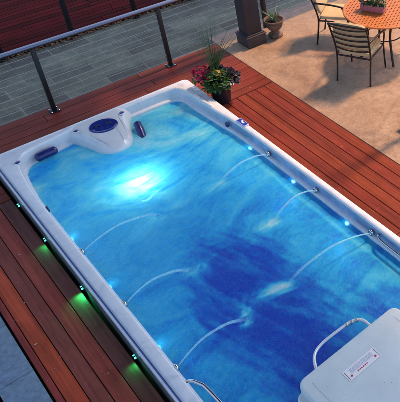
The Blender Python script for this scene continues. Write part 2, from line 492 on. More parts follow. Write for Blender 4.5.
def rrect(x0, x1, y0, y1, r, seg=8, straight=14):
    pts = []
    for cx, cy, a0 in ((x1 - r, y1 - r, 0), (x0 + r, y1 - r, 90), (x0 + r, y0 + r, 180), (x1 - r, y0 + r, 270)):
        for k in range(seg + 1):
            a = R(a0 + 90 * k / seg); pts.append(Vector((cx + r * math.cos(a), cy + r * math.sin(a))))
    out = []
    for i, p in enumerate(pts):
        q = pts[(i + 1) % len(pts)]; out.append(p)
        if (q - p).length > .4:
            for k in range(1, straight): out.append(p.lerp(q, k / straight))
    return out
def offset(loop, d):       # CCW loop, positive = outwards
    n = len(loop); out = []
    for i in range(n):
        a, b_, c = loop[i - 1], loop[i], loop[(i + 1) % n]
        t = (c - a).normalized(); out.append(b_ + Vector((t.y, -t.x)) * d)
    return out
outer = rrect(.012, W - .012, YN, -.012, .10)
inner_pts = [(2.175, -5.45), (2.175, -3.0), (2.172, -1.5), (2.13, -.95), (2.10, -.55), (2.085, -.3), (2.03, -.17), (1.9, -.135), (1.5, -.125), (1.2, -.125), (.85, -.13),
             (.6, -.165), (.4, -.19), (.29, -.235), (.225, -.33), (.195, -.45), (.165, -.75), (.150, -1.1), (.148, -3.0), (.148, -5.45), (.2, -5.55), (1.15, -5.56), (2.12, -5.55)]
inner = []
P3 = [(p[0], p[1], 0) for p in inner_pts]
cl = catmull(P3 + [P3[0]], 7)[:-1]
inner = [Vector((p.x, p.y)) for p in cl]

bm = bmesh.new()
def ring(loop, z): return [bm.verts.new((p.x, p.y, z)) for p in loop]
def bridge(a, b_):
    n = len(a)
    for i in range(n): bm.faces.new((a[i], a[(i + 1) % n], b_[(i + 1) % n], b_[i]))
# outer roll: skirt-side lip with a fluted groove, then up and over
rings = [ring(offset(outer, d), z) for d, z in ((-.02, .085), (-.008, .088), (-.003, .096), (-.002, .140), (-.005, .150), (-.012, .155), (-.026, .156), (-.030, .160), (-.032, .180), (-.035, .198), (-.042, .207), (-.052, .211))]
for a, b_ in zip(rings, rings[1:]): bridge(a, b_)
# inner roll down to the water line ledge and the basin
prof = [(.030, .211), (.020, .207), (.012, .198), (.008, .182), (.006, .10), (.004, .074), (-.012, .068), (-.024, .060), (-.026, .05), (-.020, -.10), (-.03, -.22), (-.06, -.25), (-.12, -.27), (-.135, -.30), (-.15, -.5)]
ri = [ring(offset(inner, d), z) for d, z in prof]
for a, b_ in zip(ri, ri[1:]): bridge(a, b_)
# flat top between
from mathutils.geometry import tessellate_polygon
allv = rings[-1] + ri[0]
for t3 in tessellate_polygon([[v.co.copy() for v in rings[-1]], [v.co.copy() for v in ri[0]]]):
    try: bm.faces.new([allv[i] for i in t3])
    except ValueError: pass
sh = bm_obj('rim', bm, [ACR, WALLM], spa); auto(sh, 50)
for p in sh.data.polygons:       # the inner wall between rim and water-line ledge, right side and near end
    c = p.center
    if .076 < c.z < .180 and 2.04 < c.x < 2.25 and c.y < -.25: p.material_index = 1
bm = bmesh.new()
lp = offset(outer, -.023)
tube(bm, [(p.x, p.y, .158) for p in lp] + [(lp[0].x, lp[0].y, .158)], .0062, 6, cap=False)
bm_obj('groove_reflection', bm, simple('blue_reflection', (.07, .11, .32), .35, 0, .15, 20), spa, smooth=True)  # blue reflection in the lip groove, built as a coloured strip
# deep basin: seats at the far end, benches along the sides, deep channel
bm = bmesh.new()
cols = [.13, .20, .27, .34, .60, 1.15, 1.75, 1.95, 2.03, 2.10, 2.19]
rows = [-.08, -.2, -.35, -.55, -.95, -1.15, -1.3, -1.5, -2.3, -3.3, -4.4, -4.9, -5.2, -5.5, -5.6]
def depth(x, y):
    cx_ = min(x - .16, 2.16 - x)
    side = -.48 if cx_ < .14 else (-.60 if cx_ < .2 else -1.15)
    if y > -.3: far = -.45
    elif y > -1.0: far = -.62
    elif y > -1.35: far = -.8
    else: far = -1.15
    return max(side if cx_ < .2 else -9, far) if y > -1.35 else (side)
vv = [[bm.verts.new((x, y, depth(x, y))) for y in rows] for x in cols]
for i in range(len(cols) - 1):
    for j in range(len(rows) - 1): bm.faces.new((vv[i][j], vv[i][j + 1], vv[i + 1][j + 1], vv[i + 1][j]))
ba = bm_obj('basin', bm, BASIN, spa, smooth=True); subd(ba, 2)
# skirt
bm = bmesh.new(); so_ = offset(outer, -.004)
a = [bm.verts.new((p.x, p.y, .086)) for p in so_]; b2_ = [bm.verts.new((p.x, p.y, -.6)) for p in so_]
n_ = len(a)
for i in range(n_): bm.faces.new((a[i], b2_[i], b2_[(i + 1) % n_], a[(i + 1) % n_]))
sk = bm_obj('skirt', bm, SKIRT, spa, smooth=True)

# raised white moulding along the far right inner corner
bm = bmesh.new(); tube(bm, catmull([(2.045, -.17, .205), (2.10, -.28, .208), (2.125, -.5, .208), (2.155, -.84, .205)], 6), lambda t: .026 * (1 - .35 * abs(2 * t - 1) ** 3), 10, flat=1.0)
bm_obj('corner_moulding', bm, CONS, spa, smooth=True)

# console
con_pts = [(.73, -.096), (.80, -.20), (.865, -.36), (.915, -.52), (.965, -.61), (1.04, -.66), (1.13, -.67), (1.22, -.635), (1.29, -.54), (1.36, -.37), (1.43, -.20), (1.50, -.096)]
cc = catmull([(p[0], p[1], 0) for p in con_pts], 6); loop = [Vector((p.x, p.y)) for p in cc]
def open_off(loop, d):
    out = []
    for i, p in enumerate(loop):
        t = (loop[min(i + 1, len(loop) - 1)] - loop[max(i - 1, 0)]).normalized(); o_ = p + Vector((-t.y, t.x)) * d
        if i in (0, len(loop) - 1): o_ = Vector((o_.x, p.y))
        else: o_.y = min(o_.y, -.0965 - .0004 * min(i, len(loop) - 1 - i))
        out.append(o_)
    return out
def con_slope(y): return -.105 * max(0, min(1, (-y - .13) / .50)) ** 1.1
bm = bmesh.new(); rr_ = []
for d, z in ((.0, -.3), (.0, .05), (.006, .085), (.018, .125), (.036, .160), (.060, .187), (.085, .202), (.11, .209), (.13, .212)):
    l2 = open_off(loop, d); rr_.append([bm.verts.new((p.x, p.y, z if z <= .05 else .05 + (z - .05) * (1 + con_slope(p.y) / .162))) for p in l2])
for a, b_ in zip(rr_, rr_[1:]):
    for i in range(len(a) - 1): bm.faces.new((a[i], a[i + 1], b_[i + 1], b_[i]))
L3 = rr_[-1]; n3 = len(L3)
mid = n3 // 2
for i in range(mid):
    a, b_, c, d = L3[i], L3[i + 1], L3[n3 - 2 - i], L3[n3 - 1 - i]
    fs_ = []
    for v in (a, b_, c, d):
        if v not in fs_: fs_.append(v)
    if len(fs_) >= 3: bm.faces.new(fs_)
con = bm_obj('console', bm, CONS, spa); auto(con, 60)
# grooves on the console, raised ribs
for (x0, y0, x1, y1) in ((.93, -.33, 1.04, -.62), (1.20, -.36, 1.18, -.60), (1.30, -.22, 1.27, -.55), (.86, -.2, .98, -.52)):
    bm = bmesh.new(); tube(bm, catmull([(x0, y0, .211 + con_slope(y0)), ((x0 + x1) / 2 + .01, (y0 + y1) / 2, .212 + con_slope((y0 + y1) / 2)), (x1, y1, .211 + con_slope(y1))], 6), lambda t: .004 * math.sin(PI * min(max(t, .04), .96)) + .001, 6)
    bm_obj('console_rib', bm, CONS, con, smooth=True)
# oval water-feature panel
def tiltv(v):
    v.co.z += con_slope(v.co.y); return v
bm = bmesh.new(); ang = R(-12); cx_, cy_ = 1.107, -.285
def oval(rx, ry, z): return [tiltv(bm.verts.new((cx_ + rx * math.cos(t) * math.cos(ang) - ry * math.sin(t) * math.sin(ang), cy_ + rx * math.cos(t) * math.sin(ang) + ry * math.sin(t) * math.cos(ang), z))) for t in [2 * PI * k / 36 for k in range(36)]]
rs = [oval(.150, .105, .212), oval(.150, .105, .219), oval(.143, .098, .224), oval(.128, .085, .222), oval(.118, .076, .217), oval(.04, .03, .219)]
for a, b_ in zip(rs, rs[1:]):
    for i in range(36): bm.faces.new((a[i], a[(i + 1) % 36], b_[(i + 1) % 36], b_[i]))
bm.faces.new(rs[-1]); pan = bm_obj('control_panel', bm, NAVY2, spa); auto(pan, 30)
DKB = simple('darker_buttons', (.006, .010, .07), .3, 0, .3, 30)
for sx in (-1, 1):
    bm = bmesh.new(); pts = []
    for t in range(9):
        u = t / 8; yq = cy_ + .028 * math.sin(PI * u) - .008 - sx * .012 * u; pts.append((cx_ + sx * (.025 + .065 * u), yq, .2225 + con_slope(yq)))
    tube(bm, pts, lambda t: .017 * math.sin(PI * min(max(t, .1), .93)) + .002, 8, flat=.6)
    bm_obj('button', bm, DKB, pan, smooth=True)
def speaker(x, y, z, r=.036):
    bm = bmesh.new(); lathe(bm, [(r, 0), (r, .004), (r * .9, .008), (r * .78, .006), (r * .74, .002)], 20, (x, y, z), capt=False, capb=False)
    o = bm_obj('speaker', bm, CONS, spa, smooth=True)
    bm = bmesh.new(); lathe(bm, [(r * .76, .002), (r * .7, .006), (r * .3, .008), (r * .1, .008)], 20, (x, y, z))
    bm_obj('grille', bm, NAVY2, o, smooth=True)
speaker(.842, -.195, .20); speaker(1.355, -.205, .20); speaker(.195, -.34, .211)

def pillow(pts, r, fl=1.0):
    bm = bmesh.new(); P = catmull(pts, 6)
    tube(bm, P, lambda t: r * min(1, (math.sin(PI * min(max(t, .015), .985)) * 4) ** .5), 14, flat=fl)
    o = bm_obj('headrest_pillow', bm, NAVY, spa, smooth=True); return o
pillow([(.375, -.24, .10), (.485, -.235, .105), (.60, -.23, .10)], .048, 1.0)
pillow([(1.435, -.36, .10), (1.42, -.46, .06), (1.385, -.60, -.02)], .048, .9)

# keypad on the right rim
def keypad():
    M = Matrix.Translation((2.222, -1.378, .211))
    bm = bmesh.new(); box(bm, -.034, .034, -.088, .088, 0, .010, bev=.008, seg=3, M=M)
    o = bm_obj('keypad', bm, simple('keypad_bezel', (.42, .48, .72), .3, 0, .05), spa); auto(o)
    bm = bmesh.new(); box(bm, -.026, .026, -.074, .074, .010, .0125, bev=.001, seg=1, M=M); bm_obj('keypad_face', bm, simple('keypad_blue', (.012, .03, .34), .2, 0, .1), o)
    bm = bmesh.new()
    box(bm, -.012, .010, -.030, .006, .0127, .014, M=M); box(bm, -.004, .018, .006, .030, .0127, .014, M=M)
    bm_obj('keypad_display', bm, simple('keypad_white', (.75, .78, .85), .4, 0, .03), o)
keypad()

# jets, small underwater lights, valves
CYAN = (.30, .95, 1.0)
LEDM = emis('underwater_led', CYAN, 10.0)
def wall_disc(name, x, y, z, sx, r, mat, parent, th=.012, inner_r=0):
    bm = bmesh.new()
    lathe(bm, [(r, 0), (r, th * .6), (r * .8, th)] if not inner_r else [(r, 0), (r, th * .6), (r * .85, th), (inner_r, th), (inner_r, th * .3)], 18)
    for v in bm.verts: v.co = Vector((x + sx * v.co.z, y + v.co.x, z + v.co.y))
    return bm_obj(name, bm, mat, parent, smooth=True)
JY = (-1.955, -2.80, -3.665)
for sx, xw in ((1, .150), (-1, 2.168)):
    for y in JY:
        wall_disc('jet_nozzle', xw, y, .115, sx, .034, STEEL, spa, .022, .016)
    for y in (-1.60, -2.42, -3.31):
        o = wall_disc('underwater_light', xw + sx * (.022), y, -.012, sx, .022, LEDM, spa, .012)
        l = bpy.data.lights.new('underwater_light_glow', 'POINT'); l.energy = 24; l.color = (.025, .60, 1); l.shadow_soft_size = .02
        lo = bpy.data.objects.new('underwater_light_glow', l); link(lo); lo.location = (xw + sx * .12, y, -.42)
    wall_disc('valve', xw + (.0 if sx > 0 else -.03), -1.17, .125, sx, .036, NAVY, spa, .018)
# main underwater lamp on the console front
bm = bmesh.new(); lathe(bm, [(.13, -.80), (.10, -.40), (.085, -.37)], 24, (1.0, -1.19, 0))
bm_obj('main_light_stand', bm, CONS, spa, smooth=True)
bm = bmesh.new(); lathe(bm, [(.075, -.369), (.075, -.355), (.05, -.345)], 24, (1.0, -1.19, 0))
bm_obj('main_light', bm, emis('main_lamp_face', (.5, 1, 1), 9), spa, smooth=True)
for loc, e_, c_ in (((1.03, -1.30, -.085), 4.6, (1.0, .92, .66)), ((1.03, -1.30, -.24), 8, (.40, .95, .85)), ((1.04, -1.2, -.5), 24, (.08, .60, 1.0))):
    l = bpy.data.lights.new('main_light_glow', 'POINT'); l.energy = e_; l.color = c_; l.shadow_soft_size = .07
    lo = bpy.data.objects.new('main_light_glow', l); link(lo); lo.location = loc

# grab rails
def grab(pts):
    bm = bmesh.new(); tube(bm, catmull(pts, 8), .013, 12); o = bm_obj('grab_rail', bm, STEEL, spa, smooth=True)
    for p in (pts[0], pts[-1]):
        pass
    return o
grab([(.14, -3.86, .16), (.165, -3.90, .19), (.195, -3.97, .20), (.215, -4.06, .20), (.225, -4.4, .20), (.215, -4.75, .20), (.17, -4.85, .17), (.14, -4.88, .13)])
grab([(2.18, -3.74, .13), (2.15, -3.78, .155), (2.125, -3.86, .16), (2.12, -4.2, .16), (2.12, -4.65, .16), (2.15, -4.75, .14), (2.18, -4.78, .12)])
# near end propulsion housing with lower step
def superbox(bm, x0, x1, y0, y1, z0, z1, r, rt):
    L_ = rrect(x0, x1, y0, y1, r, 8, 6); rg = []
    for d, z in [(0, z0), (0, z1 - rt)] + [(-rt * (1 - math.cos(R(a))), z1 - rt + rt * math.sin(R(a))) for a in (22, 45, 68, 90)]:
        rg.append([bm.verts.new((p.x, p.y, z)) for p in offset(L_, d)])
    n = len(L_)
    for a, b_ in zip(rg, rg[1:]):
        for i in range(n): bm.faces.new((a[i], a[(i + 1) % n], b_[(i + 1) % n], b_[i]))
    bm.faces.new(rg[-1]); bm.faces.new(rg[0][::-1])
bm = bmesh.new(); superbox(bm, .655, 1.635, -5.75, -4.555, .245, .31, .07, .022)
hs = bm_obj('propulsion_housing', bm, HOUS, spa); auto(hs, 50)
bm = bmesh.new(); superbox(bm, .60, 1.70, -5.72, -4.60, -.6, .243, .06, .02)
auto(bm_obj('housing_base', bm, CONS, spa), 50)
bm = bmesh.new(); tube(bm, catmull([(.86, -4.60, .20), (.87, -4.50, .205), (.93, -4.405, .21), (1.03, -4.365, .21), (1.20, -4.362, .21), (1.33, -4.372, .21), (1.395, -4.42, .21), (1.41, -4.50, .205), (1.41, -4.60, .20)], 8), .0125, 12)
hb = bm_obj('handle_bar', bm, simple('white_bar', (.72, .76, .78), .2, .2, .04), spa, smooth=True)
for yy, xx in ((-4.372, 1.28), (-4.378, 1.325), (-4.392, 1.365)):
    bm = bmesh.new(); tube(bm, [(xx - .007, yy + .002, .21), (xx + .007, yy - .003, .21)], .0175, 12); bm_obj('clamp', bm, simple('brass', (.50, .44, .32), .35, .8), hb, smooth=True)
for x_ in (.74, 1.55):
    bm = bmesh.new(); tube(bm, [(x_, -4.64, .3098), (x_, -5.6, .3098)], .0028, 6); bm_obj('moulded_rib', bm, HOUS, hs, smooth=True)
bm = bmesh.new(); rw = random.Random(9)
for _ in range(70):
    x_, y_ = (rw.uniform(.70, 1.6), rw.uniform(-5.3, -4.6)) if rw.random() < .75 else (rw.uniform(.7, 1.6), rw.uniform(-4.68, -4.58))
    q = rw.uniform(.0012, .0036); rr_ = bmesh.ops.create_icosphere(bm, subdivisions=1, radius=q)
    for v in rr_['verts']: v.co = Vector((v.co.x * 1.4 + x_, v.co.y * 1.4 + y_, .3102 + max(0, v.co.z) * .5))
ob_ = bm_obj('water_beads', bm, simple('water_bead', (.62, .68, .70), .05, 0, .02), hs, smooth=True); ob_['kind'] = 'stuff'
# warning label
lab = mesh_obj('warning_label', [(.935, -4.835, .3125), (1.245, -4.835, .3125), (1.245, -4.735, .3125), (.935, -4.735, .3125)], [(0, 1, 2, 3)], simple('label_white', (.80, .78, .76), .5, 0, .03), spa)
lab['label'] = 'white warning sticker with red text line and grey print'
def lbox(mat, boxes, nm='print'):
    bm = bmesh.new()
    for (a, b_, c, d) in boxes: box(bm, a, b_, c, d, .3127, .3135)
    return bm_obj(nm, bm, mat, lab)
GREY = simple('grey_print', (.42, .47, .60), .6, 0, .1); REDP = simple('red_print', (.55, .03, .06), .6, 0, .1); DKP = simple('dark_print', (.06, .07, .10), .6)
rows_ = []
for k in range(5):
    yy = -4.752 - k * .0085; xx = .985
    while xx < 1.19:
        wd = random.uniform(.008, .03); rows_.append((xx, min(xx + wd, 1.198), yy - .0042, yy)); xx += wd + .005
lbox(GREY, rows_)
lbox(REDP, [(1.03 + k * .017, 1.042 + k * .017, -4.812, -4.803) for k in range(6)])
for cx2 in (.975, 1.205):
    bm = bmesh.new()
    vs4 = [bm.verts.new((cx2 + .0095 * math.cos(2 * PI * k / 14), -4.806 + .0095 * math.sin(2 * PI * k / 14), .3132)) for k in range(14)]; bm.faces.new(vs4)
    bm_obj('symbol', bm, REDP, lab)
lbox(DKP, [(.946, .949, -4.829, -4.745)], 'border_line'); lbox(DKP, [(1.231, 1.234, -4.829, -4.745)], 'border_line')

# small lights along the foot of the skirt, with their green spill on the deck
GRN = emis('deck_led', (.10, .85, .75), 1.0)
for k, y in enumerate((-.79, -1.46, -2.285, -3.277, -4.1)):
    bm = bmesh.new(); box(bm, -.012, .004, y - .020, y - .004, .028, .040, bev=.003); box(bm, -.012, .004, y + .006, y + .016, .040, .049, bev=.003)
    bm_obj('skirt_light', bm, GRN, spa)
    if k in (0, 4): continue
    l = bpy.data.lights.new('skirt_light_glow', 'SPOT'); l.energy = (0, .4, 1.7, .4)[k]; l.color = (.02, 1.0, .22); l.shadow_soft_size = .015
    l.spot_size = R(130); l.spot_blend = 1.0
    lo = bpy.data.objects.new('skirt_light_glow', l); link(lo); lo.location = (-.020, y - .03, .045)
    lo.rotation_euler = (R(-38), R(28), 0)

# ---- the water: closed body, rippled top, aeration stored per vertex
def poly_dist(p, poly):
    best = 9; inside = False; n = len(poly)
    for i in range(n):
        a = poly[i]; b_ = poly[(i + 1) % n]
        ab = b_ - a; t = max(0, min(1, (p - a).dot(ab) / ab.length_squared)); d = (p - a - ab * t).length
        if d < best: best = d
        if (a.y > p.y) != (b_.y > p.y) and p.x < (b_.x - a.x) * (p.y - a.y) / (b_.y - a.y) + a.x: inside = not inside
    return -best if inside else best
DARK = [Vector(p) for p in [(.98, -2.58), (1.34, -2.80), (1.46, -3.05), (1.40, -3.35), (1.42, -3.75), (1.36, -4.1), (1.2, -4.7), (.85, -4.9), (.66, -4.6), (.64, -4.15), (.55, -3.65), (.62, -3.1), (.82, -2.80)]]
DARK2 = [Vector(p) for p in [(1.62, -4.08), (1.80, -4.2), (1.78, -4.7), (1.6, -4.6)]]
LAND = [((.88, -1.918), .10, .30, (1, 0)), ((.745, -2.80), .10, .36, (1, .0)), ((.80, -3.62), .10, .42, (0.5, .8)),
        ((1.567, -1.94), .10, .32, (-1, 0)), ((1.64, -2.80), .10, .46, (-.9, .1)), ((1.22, -3.55), .13, .55, (-.6, .25))]
def sstep(a, b_, x):
    t = max(0, min(1, (x - a) / (b_ - a))); return t * t * (3 - 2 * t)
nx, ny = 170, 380
x0, x1, y0, y1 = .135, 2.187, -5.62, -.06
verts = []; att = []
for j in range(ny + 1):
    y = y0 + (y1 - y0) * j / ny
    for i in range(nx + 1):
        x = x0 + (x1 - x0) * i / nx
        # swirl-warped coordinates
        q = Vector((x * 1.0, y * 1.0, .3))
        wx = mn.noise(q * 1.3) * .35 + mn.noise(q * 3.1) * .12; wy = mn.noise(q * 1.3 + Vector((7, 3, 1))) * .35 + mn.noise(q * 3.1 + Vector((5, 1, 2))) * .12
        qq = Vector((x + wx, y + wy, 0))
        h = mn.fractal(qq * 3.2, .8, 2.1, 3) * .006 + mn.fractal(Vector((qq.x * 8, qq.y * 15, 0)), .8, 2.1, 4) * .0035
        st4 = mn.fractal(Vector(((x + .25 * y + wx * .3) * 13, (y - .25 * x) * 2.2, 7)), .8, 2.1, 5) * .15
        p = Vector((x + wx * .12 + mn.noise(q * 10) * .03, y + wy * .12 + mn.noise(q * 10 + Vector((3, 3, 3))) * .03))
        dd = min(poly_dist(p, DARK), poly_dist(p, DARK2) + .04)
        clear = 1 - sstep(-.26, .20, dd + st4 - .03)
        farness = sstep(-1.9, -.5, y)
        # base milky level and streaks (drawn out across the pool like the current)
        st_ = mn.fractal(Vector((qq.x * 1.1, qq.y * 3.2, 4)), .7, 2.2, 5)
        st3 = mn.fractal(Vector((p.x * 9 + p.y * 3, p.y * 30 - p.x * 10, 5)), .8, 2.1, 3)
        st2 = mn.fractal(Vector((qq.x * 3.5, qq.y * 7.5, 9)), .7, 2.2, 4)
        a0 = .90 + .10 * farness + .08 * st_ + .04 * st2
        lg = math.exp(-((x - .75) ** 2 + (y + 1.35) ** 2) / 1.6); w0 = .285 + .09 * lg + .22 * farness + (.11 + .30 * farness) * st_ + (.05 + .07 * farness) * st2 + .06 * st3  # lg: paler near the main lamp, its glow painted into the water
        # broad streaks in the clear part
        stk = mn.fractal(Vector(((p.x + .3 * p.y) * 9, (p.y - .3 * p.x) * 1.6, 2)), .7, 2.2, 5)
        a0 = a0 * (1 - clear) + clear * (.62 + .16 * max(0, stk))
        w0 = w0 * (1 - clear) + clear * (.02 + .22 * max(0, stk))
        # main lamp glare painted into the water, with some churned bubbles
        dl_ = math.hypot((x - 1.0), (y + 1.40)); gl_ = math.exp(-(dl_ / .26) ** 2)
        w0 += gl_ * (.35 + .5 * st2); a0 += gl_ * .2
        # froth where each stream lands
        for (c, r, s, dr_) in LAND:
            dx, dy = x - c[0] + wx * .06, y - c[1] + wy * .06
            L_ = math.hypot(*dr_); ux, uy = dr_[0] / L_, dr_[1] / L_
            al = dx * ux + dy * uy; ac = -dx * uy + dy * ux
            rr2 = (al / (r * (2.0 if al > 0 else .8))) ** 2 + (ac / (r * .62)) ** 2
            f = (math.exp(-rr2 * 1.6) + .18 * math.exp(-rr2 * .5)) * s * .85 * (1 + 1.5 * st2 + .8 * mn.noise(Vector((al * 9, ac * 34, 2))))
            f = max(0, f) * .75
            a0 += f * 1.0; w0 += f * 1.15
            h += f * .006 * mn.noise(q * 25)
        # edge highlight of the right wall bench, painted as a pale thread
        th = math.exp(-((x - (2.03 + .03 * mn.noise(q * 2))) / .022) ** 2) * sstep(-1.4, -2.2, y) * .16
        a0 += th; w0 += th
        verts.append((x, y, ZW + h)); att.append((max(0, min(1, a0)), max(0, min(1, w0)), 0, 1))
faces = []
for j in range(ny):
    for i in range(nx):
        a = j * (nx + 1) + i; faces.append((a, a + 1, a + nx + 2, a + nx + 1))
# close the body
base = len(verts); bord = [i for i in range(nx + 1)] + [(j * (nx + 1) + nx) for j in range(1, ny + 1)] + [ny * (nx + 1) + i for i in range(nx - 1, -1, -1)] + [j * (nx + 1) for j in range(ny - 1, 0, -1)]
for k in bord:
    v = verts[k]; verts.append((v[0], v[1], -1.22)); att.append((0, 0, 0, 1))
nb = len(bord)
for k in range(nb):
    faces.append((bord[(k + 1) % nb], bord[k], base + k, base + (k + 1) % nb))
faces.append(tuple(base + k for k in range(nb))[::-1])
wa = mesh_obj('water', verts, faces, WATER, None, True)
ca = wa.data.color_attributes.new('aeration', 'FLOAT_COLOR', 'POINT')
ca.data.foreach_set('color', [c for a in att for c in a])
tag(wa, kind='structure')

# streams of water from the side jets
def stream_mat():
    m = bpy.data.materials.new('water_stream'); m.use_nodes = True; n = m.node_tree; n.nodes.clear(); o = N(n, 'ShaderNodeOutputMaterial')
    d = N(n, 'ShaderNodeBsdfDiffuse'); d.inputs[0].default_value = (.50, .93, .97, 1); t = N(n, 'ShaderNodeBsdfTranslucent'); t.inputs[0].default_value = (.6, .95, 1, 1)
    tp = N(n, 'ShaderNodeBsdfTransparent'); gl = N(n, 'ShaderNodeBsdfGlossy'); gl.inputs[1].default_value = .15
    a = N(n, 'ShaderNodeMixShader'); a.inputs[0].default_value = .5; n.links.new(d.outputs[0], a.inputs[1]); n.links.new(t.outputs[0], a.inputs[2])
    nz = noise_node(n, 60, 3, .6, 0, mapping(n, (1, 1, 1))); rp0 = ramp(n, nz.outputs[0], [(.35, g(.55)), (.65, g(.95))]); fd = N(n, 'ShaderNodeAttribute', attribute_name='stream_body'); rp_ = mixc(n, 1, rp0.outputs[0], fd.outputs['Color'], 'MULTIPLY')
    b_ = N(n, 'ShaderNodeMixShader'); n.links.new(rp_, b_.inputs[0]); n.links.new(tp.outputs[0], b_.inputs[1]); n.links.new(a.outputs[0], b_.inputs[2])
    fr = N(n, 'ShaderNodeFresnel'); fr.inputs[0].default_value = 1.33
    c = N(n, 'ShaderNodeMixShader'); n.links.new(fr.outputs[0], c.inputs[0]); n.links.new(b_.outputs[0], c.inputs[1]); n.links.new(gl.outputs[0], c.inputs[2])
    n.links.new(b_.outputs[0], o.inputs[0]); return m
STREAM = stream_mat()
def stream(p0, p1, apex, lab_, k):
    p0 = Vector(p0); p1 = Vector(p1); pts = []
    rnd = random.Random(k)
    for i in range(33):
        t = i / 32; p = p0.lerp(p1, t * 1.05); p.z = p0.z + (p1.z - p0.z) * t + apex * 4 * t * (1 - t)
        p.y += .004 * math.sin(t * 17 + k) * t; pts.append(p)
    bm = bmesh.new()
    tube(bm, pts, lambda t: .0058 + .0085 * t + .0007 * math.sin(t * 40 + k), 8)
    o = bm_obj('water_jet', bm, STREAM, None, smooth=True)
    ca_ = o.data.color_attributes.new('stream_body', 'FLOAT_COLOR', 'POINT')
    for i, v in enumerate(o.data.vertices):
        t = math.hypot(v.co.x - p0.x, v.co.y - p0.y) / (p1 - p0).length
        d_ = .82 - .34 * min(1, t) - .45 * sstep(.78, 1.03, t); ca_.data[i].color = (d_, d_, d_, 1)
    tag(o, lab_, 'water jet', 'thin water jets arcing into the pool'); splash(o, (p1.x, p1.y), k)
ZL = ZW
DROP = simple('splash_drops', (.62, .88, .92), .2, 0, .05)
def splash(parent, c, k):
    rd = random.Random(k * 11 + 1); bm = bmesh.new()
    for _ in range(22):
        a = rd.uniform(0, 2 * PI); q = abs(rd.gauss(0, .045)); z = abs(rd.gauss(0, .012)) + .003
        rr_ = bmesh.ops.create_icosphere(bm, subdivisions=1, radius=rd.uniform(.0012, .003))
        for v in rr_['verts']: v.co += Vector((c[0] + q * math.cos(a) * 1.3, c[1] + q * math.sin(a), ZW + z))
    o = bm_obj('splash', bm, DROP, parent, smooth=True); o['kind'] = 'stuff'
nm = ('nearest the bright pool lamp', 'middle of three', 'nearest the grab rail')
for k, y in enumerate(JY):
    stream((.175, y, .115), ((.90, .745, .80)[k], y + (.03, .0, .04)[k], ZL), (.11, .12, .13)[k], 'thin water stream arcing from left spa wall, ' + nm[k], k)
    stream((2.145, y, .115), ((1.56, 1.66, 1.25)[k], y + (.02, 0.0, .10)[k], ZL), (.10, .11, .14)[k], 'thin water stream arcing from right spa wall, ' + nm[k], k + 5)

# ================================================================== RAILINGS
YR = .71
rail = empty('cable_railing', (0, YR, 0), label='black post railing with pale top rail and steel cables at deck edge', cat='railing')
def lbm(name, mat, parent, *boxes, bev=.003):
    bm = bmesh.new()
    for b_ in boxes: box(bm, *b_, bev=bev)
    return auto(bm_obj(name, bm, mat, parent))
lbm('top_rail', RAILM, rail, (-2.6, 3.5, -.034, .034, .893, .915), bev=.006)
lbm('rail_channel', BLACK, rail, (-2.6, 3.5, -.02, .02, .872, .891), bev=.002)
first = None
def rpost(x):
    p = lbm('post', BLACK, rail, (x - .024, x + .024, -.024, .024, .012, .87), bev=.004)
    lbm('base_plate', BLACK, p, (x - .055, x + .055, -.055, .055, .0, .011), bev=.003)
    for sx in (-1, 1):
        for sy in (-1, 1):
            bm = bmesh.new(); lathe(bm, [(.009, .012), (.009, .018), (.005, .021)], 8, (x + sx * .042, sy * .042, 0)); bm_obj('bolt', bm, STEEL, p)
for x in (-2.1, -.597, .905, 2.406): rpost(x)
for k in range(9):
    z = .085 + k * .0875; bm = bmesh.new(); tube(bm, [(-2.6, 0, z), (0, 0, z - .002), (3.5, 0, z)], .0029, 6, cap=False); bm_obj('cable', bm, CABLE, rail, smooth=True)
# short continuation past the column, on the patio edge
rail2 = empty('cable_railing', (3.92, .80, 0), label='dark railing length behind the potted aloe at the patio edge', cat='railing')
def rp2(x):
    p = lbm('post', BLACK, rail2, (x - .03, x + .03, -.03, .03, -.108, .9), bev=.004)
    lbm('base_plate', BLACK, p, (x - .055, x + .055, -.055, .055, -.119, -.109), bev=.003)
rp2(.06); rp2(1.56); rp2(3.06)
lbm('top_rail', RAILM, rail2, (-.2, 3.3, -.034, .034, .903, .925), bev=.006)
for k in range(9):
    z = .06 + k * .0875; bm = bmesh.new(); tube(bm, [(-.2, 0, z), (3.3, 0, z)], .0029, 6, cap=False); bm_obj('cable', bm, CABLE, rail2, smooth=True)
# lower railing beyond the paving
rail3 = empty('lower_railing', (0, 4.41, -1.0), label='black posts of the far railing at edge of lower dark red deck', cat='railing')
for x in (-1.0, .12, 1.235, 2.345, 3.465, 4.58, 5.7):
    p = lbm('post', BLACK, rail3, (x - .035, x + .035, -.035, .035, .0, 1.6), bev=.004)
    lbm('base_plate', BLACK, p, (x - .06, x + .06, -.06, .06, .001, .012), bev=.002)
lbm('top_rail', BLACK, rail3, (-1.2, 5.9, -.04, .04, 1.602, 1.64), bev=.005)

